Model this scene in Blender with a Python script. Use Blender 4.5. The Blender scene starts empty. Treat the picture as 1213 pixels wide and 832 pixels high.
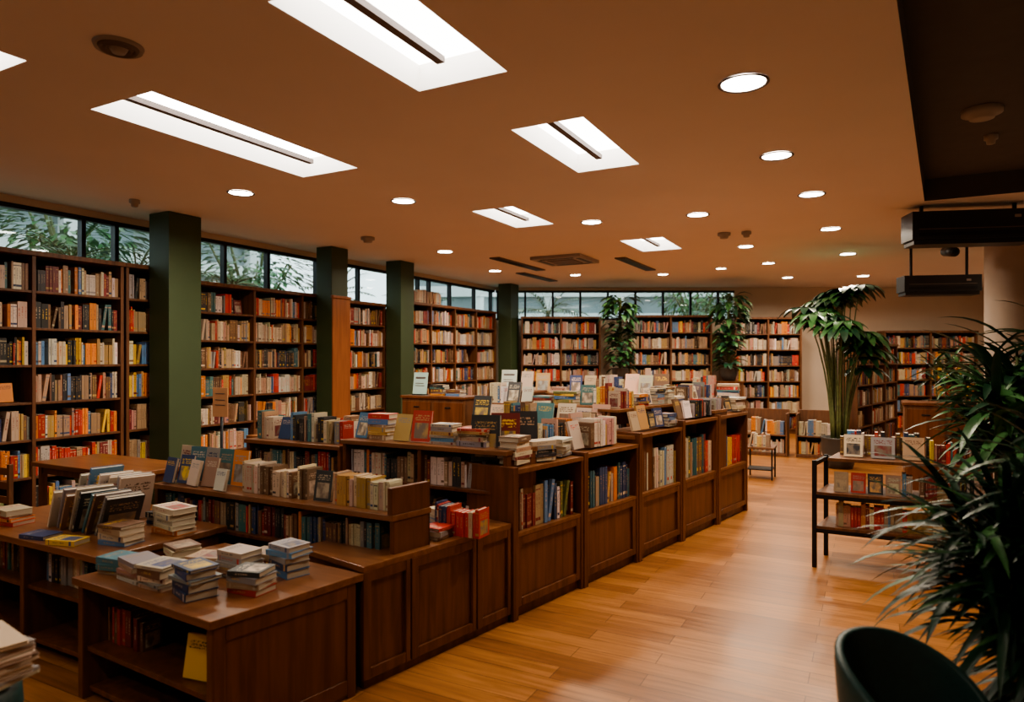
import bpy, math, random
from mathutils import Matrix, Vector
R = random.Random(7)
scene = bpy.context.scene

# ------------------------------------------------------------------ directions (metres, z up)
U = Vector((0.468, 0.883, 0)).normalized()      # along the left wall, away from the viewer
V = Vector((0.883, -0.468, 0)).normalized()     # across the room
N = Vector((-0.883, 0.468, 0)).normalized()     # towards the left wall
PD = Vector((0.6355, 0.772, 0)).normalized()    # aisle edge of the islands
QD = Vector((-0.772, 0.6355, 0)).normalized()
CEIL = 3.2

def frame(o, ex, ey):
    m = Matrix.Identity(4)
    for i in range(3):
        m[i][0] = ex[i]; m[i][1] = ey[i]
    m[0][3] = o[0]; m[1][3] = o[1]; m[2][3] = o[2] if len(o) > 2 else 0
    return m
WORLD = Matrix.Identity(4)

# ------------------------------------------------------------------ materials
def mat_new(name):
    m = bpy.data.materials.new(name); m.use_nodes = True
    nt = m.node_tree; b = nt.nodes["Principled BSDF"]
    return m, nt, b

def plain(name, col, rough=0.6, metal=0.0, noise=0.08, nscale=8.0, spec=0.5):
    m, nt, b = mat_new(name)
    tc = nt.nodes.new("ShaderNodeTexCoord")
    n = nt.nodes.new("ShaderNodeTexNoise"); n.inputs["Scale"].default_value = nscale
    n.inputs["Detail"].default_value = 3
    nt.links.new(tc.outputs["Object"], n.inputs["Vector"])
    r = nt.nodes.new("ShaderNodeValToRGB")
    r.color_ramp.elements[0].position = .3; r.color_ramp.elements[1].position = .7
    r.color_ramp.elements[0].color = tuple(c*(1-noise) for c in col)+(1,)
    r.color_ramp.elements[1].color = tuple(min(1, c*(1+noise)) for c in col)+(1,)
    nt.links.new(n.outputs["Fac"], r.inputs["Fac"]); nt.links.new(r.outputs["Color"], b.inputs["Base Color"])
    b.inputs["Roughness"].default_value = rough; b.inputs["Metallic"].default_value = metal
    b.inputs["Specular IOR Level"].default_value = spec
    return m

def wood(name, c1, c2, rough=0.4, scale=(14, 14, 1.2), rotz=0.0):
    m, nt, b = mat_new(name)
    tc = nt.nodes.new("ShaderNodeTexCoord")
    mp = nt.nodes.new("ShaderNodeMapping"); mp.inputs["Scale"].default_value = (1, 1, 1)
    mp.inputs["Rotation"].default_value = (0, 0, rotz)
    mp2 = nt.nodes.new("ShaderNodeMapping"); mp2.inputs["Scale"].default_value = scale
    n = nt.nodes.new("ShaderNodeTexNoise"); n.inputs["Scale"].default_value = 1.6
    n.inputs["Detail"].default_value = 6; n.inputs["Distortion"].default_value = 0.6
    n2 = nt.nodes.new("ShaderNodeTexNoise"); n2.inputs["Scale"].default_value = 1.3
    nt.links.new(tc.outputs["Object"], mp.inputs["Vector"]); nt.links.new(mp.outputs["Vector"], mp2.inputs["Vector"])
    nt.links.new(mp2.outputs["Vector"], n.inputs["Vector"]); nt.links.new(mp.outputs["Vector"], n2.inputs["Vector"])
    r = nt.nodes.new("ShaderNodeValToRGB")
    r.color_ramp.elements[0].position = .33; r.color_ramp.elements[1].position = .68
    r.color_ramp.elements[0].color = tuple(c1)+(1,); r.color_ramp.elements[1].color = tuple(c2)+(1,)
    nt.links.new(n.outputs["Fac"], r.inputs["Fac"])
    mx = nt.nodes.new("ShaderNodeMix"); mx.data_type = 'RGBA'; mx.blend_type = 'MULTIPLY'
    mx.inputs["Factor"].default_value = .35
    nt.links.new(r.outputs["Color"], mx.inputs["A"]); nt.links.new(n2.outputs["Fac"], mx.inputs["B"])
    nt.links.new(mx.outputs["Result"], b.inputs["Base Color"])
    b.inputs["Roughness"].default_value = rough
    bp = nt.nodes.new("ShaderNodeBump"); bp.inputs["Strength"].default_value = .06
    nt.links.new(n.outputs["Fac"], bp.inputs["Height"]); nt.links.new(bp.outputs["Normal"], b.inputs["Normal"])
    return m

ANGV = math.atan2(0.468, 0.883)
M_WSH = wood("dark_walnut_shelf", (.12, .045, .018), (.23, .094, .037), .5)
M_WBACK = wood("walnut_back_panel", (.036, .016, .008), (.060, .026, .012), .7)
M_WI = wood("island_cherry_panel", (.115, .036, .013), (.215, .075, .026), .33)
M_WT = wood("island_cherry_top", (.18, .066, .025), (.29, .118, .044), .28, (1.2, 14, 14), ANGV)
M_ORW = wood("orange_pilaster_wood", (.28, .09, .03), (.38, .135, .043), .4)
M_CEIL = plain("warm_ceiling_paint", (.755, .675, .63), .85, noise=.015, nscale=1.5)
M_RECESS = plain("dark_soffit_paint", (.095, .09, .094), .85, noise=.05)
M_WALL = plain("beige_wall_paint", (.62, .51, .40), .85, noise=.03, nscale=2)
M_GREEN = plain("dark_green_column_paint", (.044, .070, .029), .55, noise=.05, nscale=3)
M_WHITEP = plain("white_tray_paint", (.80, .78, .75), .6, noise=.01)
M_BLACK = plain("black_metal", (.015, .015, .016), .45, .4)
M_BARGREY = plain("grey_fixture_metal", (.16, .13, .12), .5, .3)
M_PLASTIC = plain("offwhite_plastic", (.34, .30, .27), .5, noise=.02)
M_DARKPL = plain("dark_plastic", (.02, .021, .023), .4, noise=.02)
M_TEAL = plain("dark_teal_upholstery", (.014, .052, .047), .45, noise=.15, nscale=60)
M_POT = plain("dark_ceramic_pot", (.05, .045, .04), .4)
M_SOIL = plain("potting_soil", (.03, .02, .012), .95, noise=.4, nscale=60)
M_STEM = plain("plant_stem", (.09, .11, .035), .6, noise=.3, nscale=20)
M_LEAF = plain("leaf_green", (.036, .110, .032), .38, noise=.35, nscale=6)
M_LEAFD = plain("leaf_dark_green", (.012, .048, .022), .42, noise=.35, nscale=6)
M_LEAFL = plain("leaf_light_green", (.070, .18, .06), .42, noise=.35, nscale=5)
M_ORSIGN = plain("orange_paper", (.62, .32, .15), .8, noise=.04)
M_WSIGN = plain("pale_paper", (.62, .68, .62), .8, noise=.04)
M_TSIGN = plain("mint_paper", (.42, .60, .55), .8, noise=.04)
M_COLW = plain("cream_column_paint", (.38, .30, .235), .7, noise=.03)
M_EXT = plain("exterior_concrete", (.66, .69, .69), .9, noise=.1, nscale=1)
M_EXTD = plain("exterior_dark_glass", (.20, .25, .26), .3, noise=.2, nscale=.5)
M_GRASS = plain("exterior_ground", (.20, .22, .16), .95, noise=.3, nscale=2)

def emis(name, col, s):
    m, nt, b = mat_new(name)
    b.inputs["Base Color"].default_value = (.8, .8, .8, 1)
    b.inputs["Emission Color"].default_value = tuple(col)+(1,)
    b.inputs["Emission Strength"].default_value = s
    return m
M_TRAYLIGHT = emis("tray_diffuser", (1, .94, .86), 5.0)
M_DOWN = emis("downlight_diffuser", (1, .92, .80), 16.0)

def glass():
    m = bpy.data.materials.new("window_glass"); m.use_nodes = True
    nt = m.node_tree; nt.nodes.clear()
    o = nt.nodes.new("ShaderNodeOutputMaterial"); mx = nt.nodes.new("ShaderNodeMixShader")
    t = nt.nodes.new("ShaderNodeBsdfTransparent"); g = nt.nodes.new("ShaderNodeBsdfGlossy")
    t.inputs["Color"].default_value = (.86, .92, .92, 1); g.inputs["Roughness"].default_value = .02
    mx.inputs[0].default_value = .07
    nt.links.new(t.outputs[0], mx.inputs[1]); nt.links.new(g.outputs[0], mx.inputs[2]); nt.links.new(mx.outputs[0], o.inputs[0])
    return m
M_GLASS = glass()

def floor_mat():
    m, nt, b = mat_new("oak_plank_floor")
    tc = nt.nodes.new("ShaderNodeTexCoord")
    mp = nt.nodes.new("ShaderNodeMapping"); mp.inputs["Rotation"].default_value = (0, 0, ANGV)
    nt.links.new(tc.outputs["Object"], mp.inputs["Vector"])
    br = nt.nodes.new("ShaderNodeTexBrick")
    br.inputs["Scale"].default_value = 1; br.inputs["Brick Width"].default_value = 1.15
    br.inputs["Row Height"].default_value = .135; br.inputs["Mortar Size"].default_value = .0022
    br.inputs["Mortar Smooth"].default_value = .3; br.inputs["Bias"].default_value = 0
    br.offset = .37; br.offset_frequency = 2
    br.inputs["Color1"].default_value = (.43, .188, .062, 1); br.inputs["Color2"].default_value = (.27, .108, .034, 1)
    br.inputs["Mortar"].default_value = (.11, .042, .014, 1)
    nt.links.new(mp.outputs["Vector"], br.inputs["Vector"])
    mp2 = nt.nodes.new("ShaderNodeMapping"); mp2.inputs["Scale"].default_value = (1.0, 16, 1)
    nt.links.new(mp.outputs["Vector"], mp2.inputs["Vector"])
    n = nt.nodes.new("ShaderNodeTexNoise"); n.inputs["Scale"].default_value = 2.2; n.inputs["Detail"].default_value = 6
    n.inputs["Distortion"].default_value = .5
    nt.links.new(mp2.outputs["Vector"], n.inputs["Vector"])
    r = nt.nodes.new("ShaderNodeValToRGB")
    r.color_ramp.elements[0].color = (.58, .52, .46, 1); r.color_ramp.elements[1].color = (1.08, 1.05, 1.0, 1)
    r.color_ramp.elements[0].position = .3; r.color_ramp.elements[1].position = .65
    nt.links.new(n.outputs["Fac"], r.inputs["Fac"])
    mx = nt.nodes.new("ShaderNodeMix"); mx.data_type = 'RGBA'; mx.blend_type = 'MULTIPLY'; mx.inputs["Factor"].default_value = .8
    nt.links.new(br.outputs["Color"], mx.inputs["A"]); nt.links.new(r.outputs["Color"], mx.inputs["B"])
    nt.links.new(mx.outputs["Result"], b.inputs["Base Color"])
    mr = nt.nodes.new("ShaderNodeMapRange"); mr.inputs["To Min"].default_value = .25; mr.inputs["To Max"].default_value = .40
    nt.links.new(n.outputs["Fac"], mr.inputs["Value"]); nt.links.new(mr.outputs["Result"], b.inputs["Roughness"])
    bp = nt.nodes.new("ShaderNodeBump"); bp.inputs["Strength"].default_value = .15; bp.inputs["Distance"].default_value = .003
    inv = nt.nodes.new("ShaderNodeMath"); inv.operation = 'SUBTRACT'; inv.inputs[0].default_value = 1
    nt.links.new(br.outputs["Fac"], inv.inputs[1]); nt.links.new(inv.outputs[0], bp.inputs["Height"])
    nt.links.new(bp.outputs["Normal"], b.inputs["Normal"])
    return m
M_FLOOR = floor_mat()

def book_mat():
    m, nt, b = mat_new("printed_book")
    L = nt.links
    def attr(n):
        a = nt.nodes.new("ShaderNodeAttribute"); a.attribute_name = n; return a
    c1, c2, ax = attr("Col"), attr("Col2"), attr("Aux")
    uv = nt.nodes.new("ShaderNodeUVMap"); uv.uv_map = "UVMap"
    s = nt.nodes.new("ShaderNodeSeparateXYZ"); L.new(uv.outputs[0], s.inputs[0])
    sa = nt.nodes.new("ShaderNodeSeparateColor"); L.new(ax.outputs["Color"], sa.inputs[0])
    u, v = s.outputs[0], s.outputs[1]; kind, rnd = sa.outputs[0], sa.outputs[1]
    def mth(op, a, bb):
        n = nt.nodes.new("ShaderNodeMath"); n.operation = op
        for i, x in enumerate((a, bb)):
            if isinstance(x, (int, float)): n.inputs[i].default_value = x
            else: L.new(x, n.inputs[i])
        return n.outputs[0]
    def rng(x, lo, hi): return mth('MULTIPLY', mth('GREATER_THAN', x, lo), mth('LESS_THAN', x, hi))
    def noise(su, sv, k, det=1.0):
        cb = nt.nodes.new("ShaderNodeCombineXYZ")
        L.new(mth('MULTIPLY', u, su), cb.inputs[0]); L.new(mth('MULTIPLY', v, sv), cb.inputs[1]); L.new(mth('MULTIPLY', rnd, k), cb.inputs[2])
        n = nt.nodes.new("ShaderNodeTexNoise"); n.inputs["Scale"].default_value = 1; n.inputs["Detail"].default_value = det
        L.new(cb.outputs[0], n.inputs["Vector"]); return n
    spine = rng(kind, .4, .6); cover = mth('GREATER_THAN', kind, .9)
    txt = mth('GREATER_THAN', noise(2.2, 30, 91).outputs["Fac"], .51)
    sp = mth('MULTIPLY', mth('MULTIPLY', mth('MULTIPLY', rng(u, .34, .66), rng(v, .36, .80)), txt), .8)
    band = mth('MULTIPLY', mth('MAXIMUM', rng(v, .87, .9), rng(v, .1, .18)), mth('GREATER_THAN', rnd, .62))
    spm = mth('MULTIPLY', mth('MAXIMUM', sp, band), spine)
    t2 = mth('GREATER_THAN', noise(16, 20, 53).outputs["Fac"], .5)
    rows = mth('GREATER_THAN', mth('FRACT', mth('MULTIPLY', v, 14), 0), .35)
    ti = mth('MULTIPLY', mth('MULTIPLY', rng(u, .12, .88), rng(v, .68, .88)), mth('MULTIPLY', t2, rows))
    pic = mth('MULTIPLY', mth('MULTIPLY', rng(u, .14, .86), rng(v, .1, .6)), mth('GREATER_THAN', rnd, .3))
    cvm = mth('MULTIPLY', ti, cover)
    picm = mth('MULTIPLY', pic, cover)
    pn = noise(3.5, 3.5, 77, 4)
    rp = nt.nodes.new("ShaderNodeMix"); rp.data_type = 'RGBA'
    st = nt.nodes.new("ShaderNodeMapRange"); st.inputs["From Min"].default_value = .4; st.inputs["From Max"].default_value = .6
    L.new(pn.outputs["Fac"], st.inputs["Value"]); L.new(st.outputs[0], rp.inputs["Factor"])
    L.new(c2.outputs["Color"], rp.inputs["A"]); rp.inputs["B"].default_value = (.20, .15, .11, 1)
    m1 = nt.nodes.new("ShaderNodeMix"); m1.data_type = 'RGBA'
    L.new(picm, m1.inputs["Factor"]); L.new(c1.outputs["Color"], m1.inputs["A"]); L.new(rp.outputs["Result"], m1.inputs["B"])
    m2 = nt.nodes.new("ShaderNodeMix"); m2.data_type = 'RGBA'
    L.new(mth('MAXIMUM', spm, cvm), m2.inputs["Factor"]); L.new(m1.outputs["Result"], m2.inputs["A"]); L.new(c2.outputs["Color"], m2.inputs["B"])
    L.new(m2.outputs["Result"], b.inputs["Base Color"])
    b.inputs["Roughness"].default_value = .45
    return m
M_BOOK = book_mat()

# ------------------------------------------------------------------ mesh builder
class MB:
    def __init__(s, name):
        s.name = name; s.v = []; s.f = []; s.mi = []; s.mats = []; s.sm = []
    def m(s, mat):
        if mat not in s.mats: s.mats.append(mat)
        return s.mats.index(mat)
    def add(s, verts, faces, mat, smooth=False):
        o = len(s.v); k = s.m(mat); s.v += [tuple(p) for p in verts]
        for f in faces:
            s.f.append([o+i for i in f]); s.mi.append(k); s.sm.append(smooth)
    def box(s, F, x0, x1, y0, y1, z0, z1, mat):
        vs = [F @ Vector(p) for p in ((x0,y0,z0),(x1,y0,z0),(x1,y1,z0),(x0,y1,z0),(x0,y0,z1),(x1,y0,z1),(x1,y1,z1),(x0,y1,z1))]
        s.add(vs, [(0,3,2,1),(4,5,6,7),(0,1,5,4),(1,2,6,5),(2,3,7,6),(3,0,4,7)], mat)
    def lathe(s, F, prof, mat, n=24, smooth=True, capb=True, capt=False):
        vs = []; fs = []
        for (r, z) in prof:
            for i in range(n):
                a = 2*math.pi*i/n; vs.append(F @ Vector((r*math.cos(a), r*math.sin(a), z)))
        for j in range(len(prof)-1):
            for i in range(n):
                k = (i+1) % n; fs.append((j*n+i, j*n+k, (j+1)*n+k, (j+1)*n+i))
        if capb: fs.append(tuple(reversed(range(n))))
        if capt: fs.append(tuple(range((len(prof)-1)*n, len(prof)*n)))
        s.add(vs, fs, mat, smooth)
    def tube(s, pts, r, mat, n=8, r2=None):
        pts = [Vector(p) for p in pts]; vs = []; fs = []
        for j, p in enumerate(pts):
            d = (pts[min(j+1, len(pts)-1)]-pts[max(j-1, 0)]).normalized()
            a = d.cross(Vector((0.31, 0.2, 1))); a = a.normalized() if a.length > .01 else Vector((1, 0, 0))
            b = d.cross(a); rr = r if r2 is None else r+(r2-r)*j/(len(pts)-1)
            for i in range(n):
                t = 2*math.pi*i/n; vs.append(p+a*rr*math.cos(t)+b*rr*math.sin(t))
        for j in range(len(pts)-1):
            for i in range(n):
                k = (i+1) % n; fs.append((j*n+i, j*n+k, (j+1)*n+k, (j+1)*n+i))
        fs.append(tuple(reversed(range(n)))); fs.append(tuple(range((len(pts)-1)*n, len(pts)*n)))
        s.add(vs, fs, mat, True)
    def leaf(s, base, d, L, W, droop, mat, segs=7, fold=.25, pw=.8):
        p = Vector(base); d = Vector(d).normalized(); vs = []; fs = []
        step = L/segs
        side = d.cross(Vector((0, 0, 1)))
        side = side.normalized() if side.length > .05 else Vector((1, 0, 0))
        for j in range(segs+1):
            t = j/segs
            w = W*.5*(math.sin(math.pi*min(1, t*.93+.06))**pw)
            if j == segs: w = W*.01
            nrm = side.cross(d).normalized()
            vs += [p-side*w+nrm*w*fold, p, p+side*w+nrm*w*fold]
            p = p+d*step; d = (d+Vector((0, 0, -droop*step))).normalized()
        for j in range(segs):
            a = j*3; fs += [(a, a+1, a+4, a+3), (a+1, a+2, a+5, a+4)]
        s.add(vs, fs, mat, True)
    def build(s, bevel=0, parent=None):
        me = bpy.data.meshes.new(s.name)
        xs = [p[0] for p in s.v]; ys = [p[1] for p in s.v]; zs = [p[2] for p in s.v]
        c = Vector(((min(xs)+max(xs))/2, (min(ys)+max(ys))/2, min(zs)))
        me.from_pydata([(p[0]-c[0], p[1]-c[1], p[2]-c[2]) for p in s.v], [], s.f)
        for mt in s.mats: me.materials.append(mt)
        me.polygons.foreach_set("material_index", s.mi); me.polygons.foreach_set("use_smooth", s.sm)
        me.update()
        ob = bpy.data.objects.new(s.name, me); ob.location = c
        scene.collection.objects.link(ob)
        if bevel:
            bv = ob.modifiers.new("bevel", 'BEVEL'); bv.width = bevel; bv.segments = 2; bv.limit_method = 'ANGLE'
        if parent is not None:
            ob.parent = parent; ob.matrix_parent_inverse = parent.matrix_world.inverted()
        return ob

PAPER = (.56, .47, .35)
class Books:
    def __init__(s, name):
        s.name = name; s.v = []; s.f = []; s.c = []; s.c2 = []; s.a = []; s.uv = []
    def quad(s, M, pts, col, col2, kind, rnd):
        o = len(s.v); s.v += [tuple(M @ Vector(p)) for p in pts]; s.f.append((o, o+1, o+2, o+3))
        s.c += list(col+(1,))*4; s.c2 += list(col2+(1,))*4; s.a += [kind, rnd, 0, 1]*4; s.uv += [0,0,1,0,1,1,0,1]
    def boxq(s, M, x0, x1, y0, y1, z0, z1, spec):
        q = {
         '-y': [(x0,y0,z0),(x1,y0,z0),(x1,y0,z1),(x0,y0,z1)],
         '+x': [(x1,y0,z0),(x1,y1,z0),(x1,y1,z1),(x1,y0,z1)],
         '-x': [(x0,y1,z0),(x0,y0,z0),(x0,y0,z1),(x0,y1,z1)],
         '+y': [(x1,y1,z0),(x0,y1,z0),(x0,y1,z1),(x1,y1,z1)],
         '+z': [(x0,y0,z1),(x1,y0,z1),(x1,y1,z1),(x0,y1,z1)],
         '-z': [(x0,y1,z0),(x1,y1,z0),(x1,y0,z0),(x0,y0,z0)]}
        for k, pts in q.items():
            col, col2, kind, rnd = spec(k)
            s.quad(M, pts, col, col2, kind, rnd)
    def book(s, M, t, h, d, col, col2, detail=False):
        rnd = R.random()
        if not detail:
            def sp(k):
                if k == '-y': return col, col2, .5, rnd
                if k in ('+x', '-x'): return col, col2, 1.0, rnd
                return PAPER, PAPER, 0, rnd
            s.boxq(M, 0, t, 0, d, 0, h, sp)
        else:
            e = .0022; i = .004
            s.boxq(M, e, t-e, e, d-i, i, h-i, lambda k: (PAPER, PAPER, 0, rnd))
            s.boxq(M, t-e, t, 0, d, 0, h, lambda k: (col, col2, 1.0 if k == '+x' else 0, rnd))
            s.boxq(M, 0, e, 0, d, 0, h, lambda k: (col, col2, 1.0 if k == '-x' else 0, rnd))
            s.boxq(M, e, t-e, 0, e, 0, h, lambda k: (col, col2, .5 if k == '-y' else 0, rnd))
    def build(s):
        if not s.v: return
        me = bpy.data.meshes.new(s.name)
        xs = [p[0] for p in s.v]; ys = [p[1] for p in s.v]; zs = [p[2] for p in s.v]
        c = Vector(((min(xs)+max(xs))/2, (min(ys)+max(ys))/2, min(zs)))
        me.from_pydata([(p[0]-c[0], p[1]-c[1], p[2]-c[2]) for p in s.v], [], s.f)
        me.materials.append(M_BOOK)
        for nm, dat in (("Col", s.c), ("Col2", s.c2), ("Aux", s.a)):
            at = me.color_attributes.new(nm, 'FLOAT_COLOR', 'CORNER'); at.data.foreach_set("color", dat)
        uvl = me.uv_layers.new(name="UVMap"); uvl.data.foreach_set("uv", s.uv)
        me.update()
        ob = bpy.data.objects.new(s.name, me); ob.location = c
        scene.collection.objects.link(ob); return ob

CREAM=(.53,.43,.31); WHITE=(.63,.57,.49); TAN=(.40,.26,.16); GREY=(.26,.24,.23); BROWN=(.17,.09,.05); DARK=(.035,.033,.035)
TEAL=(.06,.15,.16); NAVY=(.04,.06,.14); RED=(.48,.045,.03); ORANGE=(.64,.21,.04); YEL=(.66,.42,.05); OLIVE=(.16,.16,.06)
PINK=(.48,.27,.21); BLUE=(.10,.20,.35); MAROON=(.19,.03,.028); GOLD=(.47,.29,.10)
NEUT=[CREAM]*5+[WHITE]*3+[TAN]*6+[GREY]*3+[BROWN]*5+[DARK]*4+[TEAL]*2+[NAVY,RED,RED,ORANGE,OLIVE,PINK,BLUE,MAROON,MAROON,GOLD]
WARM=[RED]*6+[ORANGE]*4+[YEL]*2+[CREAM]*3+[WHITE]*2+[PINK,MAROON,MAROON,TAN,TAN,GOLD,BLUE,TEAL]
DARKP=[DARK]*5+[TEAL]*3+[NAVY]*3+[BROWN]*4+[MAROON]*3+[TAN]*2+[GREY]*2+[CREAM,RED,ORANGE,GOLD]
LIGHT=[CREAM]*6+[WHITE]*3+[TAN]*5+[GOLD,PINK,GREY,BROWN,BROWN,RED,BLUE,ORANGE]
YELP=[YEL]*4+[GOLD]*3+[ORANGE]*3+[CREAM]*3+[DARK]*2+[BLUE,BLUE,WHITE,RED]
MIXC=[TAN,CREAM,DARK,GREY,PINK,NAVY,BROWN,RED,BLUE,TEAL,GOLD,CREAM]
def vary(c, a=.25):
    k = 1+R.uniform(-a, a); return tuple(max(.01, min(.85, x*k*(1+R.uniform(-.08, .08)))) for x in c)
def contrast(c):
    l = sum(c)/3
    return vary(R.choice([DARK, MAROON, NAVY, BROWN, RED, GREY])) if l > .25 else vary(R.choice([CREAM, TAN, GOLD, YEL, CREAM]))
T = Matrix.Translation
def Rt(ax, deg): return Matrix.Rotation(math.radians(deg), 4, ax)

def fill_row(bk, F, x0, x1, y, z, hmax, pal, depth=.16, detail=False, fill=.97, top=0):
    x = x0+.004
    end = x0+(x1-x0)*fill
    while True:
        n = R.choice([1, 1, 1, 1, 1, 2, 2, 3, 4]); col = vary(R.choice(pal)); t = R.uniform(.012, .032); h = hmax*R.uniform(.70, .97); c2 = contrast(col)
        for _ in range(n):
            tt = t*R.uniform(.92, 1.08) if n > 1 else t
            hh = h
            if x+tt > end: return
            dd = min(depth, hh*.72)
            r = R.random()
            if r < .03 and x+tt+hmax*.2 < end:
                ang = R.uniform(6, 12)
                M = F @ T((x+.002, y+R.uniform(0, .012), z)) @ T((0, 0, tt*math.sin(math.radians(ang)))) @ Rt('Y', ang)
                bk.book(M, tt, hh, dd, col, c2, detail); x += tt/math.cos(math.radians(ang))+hh*math.sin(math.radians(ang))+.004
            else:
                bk.book(F @ T((x, y+R.uniform(0, .014), z)), tt, hh, dd, col if n > 2 else vary(col, .08), c2, detail); x += tt+.0012
        if R.random() < .04: x += R.uniform(.01, .05)

def stack(bk, F, x, y, z, n, w=.15, d=.2, pal=NEUT, ang=0):
    """flat pile; spines towards -y of the frame"""
    for i in range(n):
        t = R.uniform(.014, .038); ww = w*R.uniform(.85, 1.05); dd = d*R.uniform(.85, 1.05); col = vary(R.choice(pal))
        M = F @ T((x, y, z)) @ Rt('Z', ang+R.uniform(-9, 9)) @ T((dd/2, -ww/2, 0)) @ Rt('Y', -90)
        bk.book(M, t, dd, ww, col, contrast(col), True); z += t+.0005
    return z

def faceout(bk, F, x, y, z, w=.13, h=.19, pal=NEUT, lean=14, yaw=0, t=.02):
    col = vary(R.choice(pal))
    M = F @ T((x, y, z)) @ Rt('Z', yaw) @ Rt('X', -lean) @ T((-w/2, t, 0)) @ Rt('Z', -90)
    # thickness runs towards viewer
    bk.book(M, t, h, w, col, contrast(col), True)

def display(bk, F, x0, x1, y0, depth, z, modes="fsr", pal=NEUT, hs=1.0):
    x = x0+.02
    while x < x1-.16:
        m = R.choice(modes)
        if m == 'f':
            w = R.uniform(.11, .15)*hs
            faceout(bk, F, x+w/2, y0+depth*.25+R.uniform(0, .05), z+.006, w, w*R.uniform(1.3, 1.55), pal, R.uniform(10, 18), R.uniform(-14, 14)); x += w+R.uniform(.005, .03)
        elif m == 's':
            d = R.uniform(.17, .22)*hs
            stack(bk, F, x+d/2, y0+depth*.5, z+.001, R.randint(3, 6), .14*hs, d, pal); x += d+.03
        elif m == 'r':
            L = min(R.uniform(.18, .45), x1-x-.02)
            fill_row(bk, F, x, x+L, y0+depth*.2, z+.001, .20*hs, pal, .14, True, 1.0); x += L+.02
        else:
            x += R.uniform(.05, .15)
def disp(*a, **k):
    b = Books("displayed_books"); display(b, *a, **k); b.build()

# ------------------------------------------------------------------ bookcases
def bookcase(name, F, length, height, depth, nb, nr, pals, mat=M_WSH, base=.09, hfrac=.72, rows_skip=0):
    mb = MB(name); s = .035; th = .024
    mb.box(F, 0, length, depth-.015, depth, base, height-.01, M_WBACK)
    mb.box(F, 0, length, .03, depth, 0, base, mat)
    mb.box(F, -.012, length+.012, -.018, depth, height-.045, height, mat)
    bw = length/nb
    for i in range(nb+1):
        x = max(0, min(length-s, i*bw-s/2)); mb.box(F, x, x+s, 0, depth-.015, base, height-.045, mat)
    rh = (height-.045-base)/nr
    for i in range(nb):
        a = i*bw+(s if i == 0 else s/2); b = (i+1)*bw-(s if i == nb-1 else s/2)
        for r in range(nr):
            z = base+r*rh; mb.box(F, a, b, .006, depth-.015, z, z+th, mat)
    mb.build(.003)
    bk = Books("shelved_books")
    for i in range(nb):
        a = i*bw+(s if i == 0 else s/2); b = (i+1)*bw-(s if i == nb-1 else s/2)
        for r in range(rows_skip, nr):
            z = base+r*rh+th+.001
            pal = pals[(i*3+r*5+i*r) % len(pals)]
            if R.random() < .08:
                L = (b-a)*R.uniform(.5, .7)
                fill_row(bk, F, a, a+L, .03, z, (rh-th)*.86, pal, depth*.6)
                w = .12; faceout(bk, F, a+L+.1, .09, z+.007, w, w*1.5, pal, 10)
            else:
                fill_row(bk, F, a, b, .03, z, (rh-th)*.86, pal, depth*.6, fill=R.choice([1, 1, .99, .93]))
    bk.build()

def Lw(t):  # point on shelf front line of left wall
    return Vector((-4.39, 6.8, 0))+U*t
PA=[WARM, YELP, DARKP, NEUT, WARM, NEUT+WARM, YELP]
PB=[NEUT, LIGHT, NEUT, DARKP, NEUT, LIGHT, NEUT, NEUT+WARM]
bookcase("wall_bookcase", frame(Lw(-4.785), U, N), 5.28, 2.63, .3, 6, 7, PA)
bookcase("wall_bookcase", frame(Lw(.52), U, N), .80, 2.63, .3, 1, 7, PA)
bookcase("wall_bookcase", frame(Lw(1.40), U, N), 2.52, 2.53, .3, 3, 7, PB)
bookcase("wall_bookcase", frame(Lw(3.98), U, N), .95, 2.50, .3, 1, 7, PB)
bookcase("wall_bookcase", frame(Lw(5.45), U, N), 3.2, 2.60, .3, 4, 7, PB)

# green columns, one clad in orange wood below
for k, (t, w) in enumerate(((.94, .40), (3.46, .34), (5.05, .36), (8.85, .36))):
    mb = MB("green_column"); c = Lw(t)
    F = frame(c, U, N)
    mb.box(F, -w/2+.02, w/2+.02, -.03-w*.85, -.03, .0, CEIL-.002, M_GREEN)
    mb.box(F, -w/2+.01, w/2+.03, -.04-w*.85, -.025, .0, .12, M_GREEN)
    if k == 1:
        mb.box(F, -w/2+.01, w/2+.04, -.06-w*.85, -.04-w*.85, 0, 2.46, M_ORW); mb.box(F, -w/2, w/2+.05, -.075-w*.85, -.03-w*.85, 2.46, 2.5, M_ORW)
        mb.box(F, w/2+.02, w/2+.04, -.04-w*.85, -.03, 0, 2.46, M_ORW)
    mb.build(.006)
# items piled on top of the last wall bookcase
bk = Books("books_on_top_of_bookcase"); F = frame(Lw(5.45), U, N)
fill_row(bk, F, .25, 1.2, .05, 2.602, .26, [BROWN, TAN, CREAM, TAN], .2, True, 1); bk.build()

# back wall bookcases
X = Vector((1, 0, 0)); Y = Vector((0, 1, 0))
bookcase("tall_bookcase", frame((.20, 14.45), X, Y), 1.70, 2.50, .3, 2, 7, PB)
bookcase("tall_bookcase", frame((2.5, 14.3), X, Y), 1.74, 2.52, .3, 2, 7, PB)
bookcase("tall_bookcase", frame((4.72, 14.3), X, Y), 1.42, 2.48, .3, 2, 7, PB)
bookcase("tall_bookcase", frame((8.0, 14.5), X, Y), 2.0, 2.2, .3, 2, 6, PA+PB)
e = Vector((2.17, 2.5, 0)).normalized(); bookcase("freestanding_bookcase", frame((5.6, 10.95), e, Vector((-e.y, e.x, 0))), 2.9, 1.88, .3, 3, 5, PB)

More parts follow.
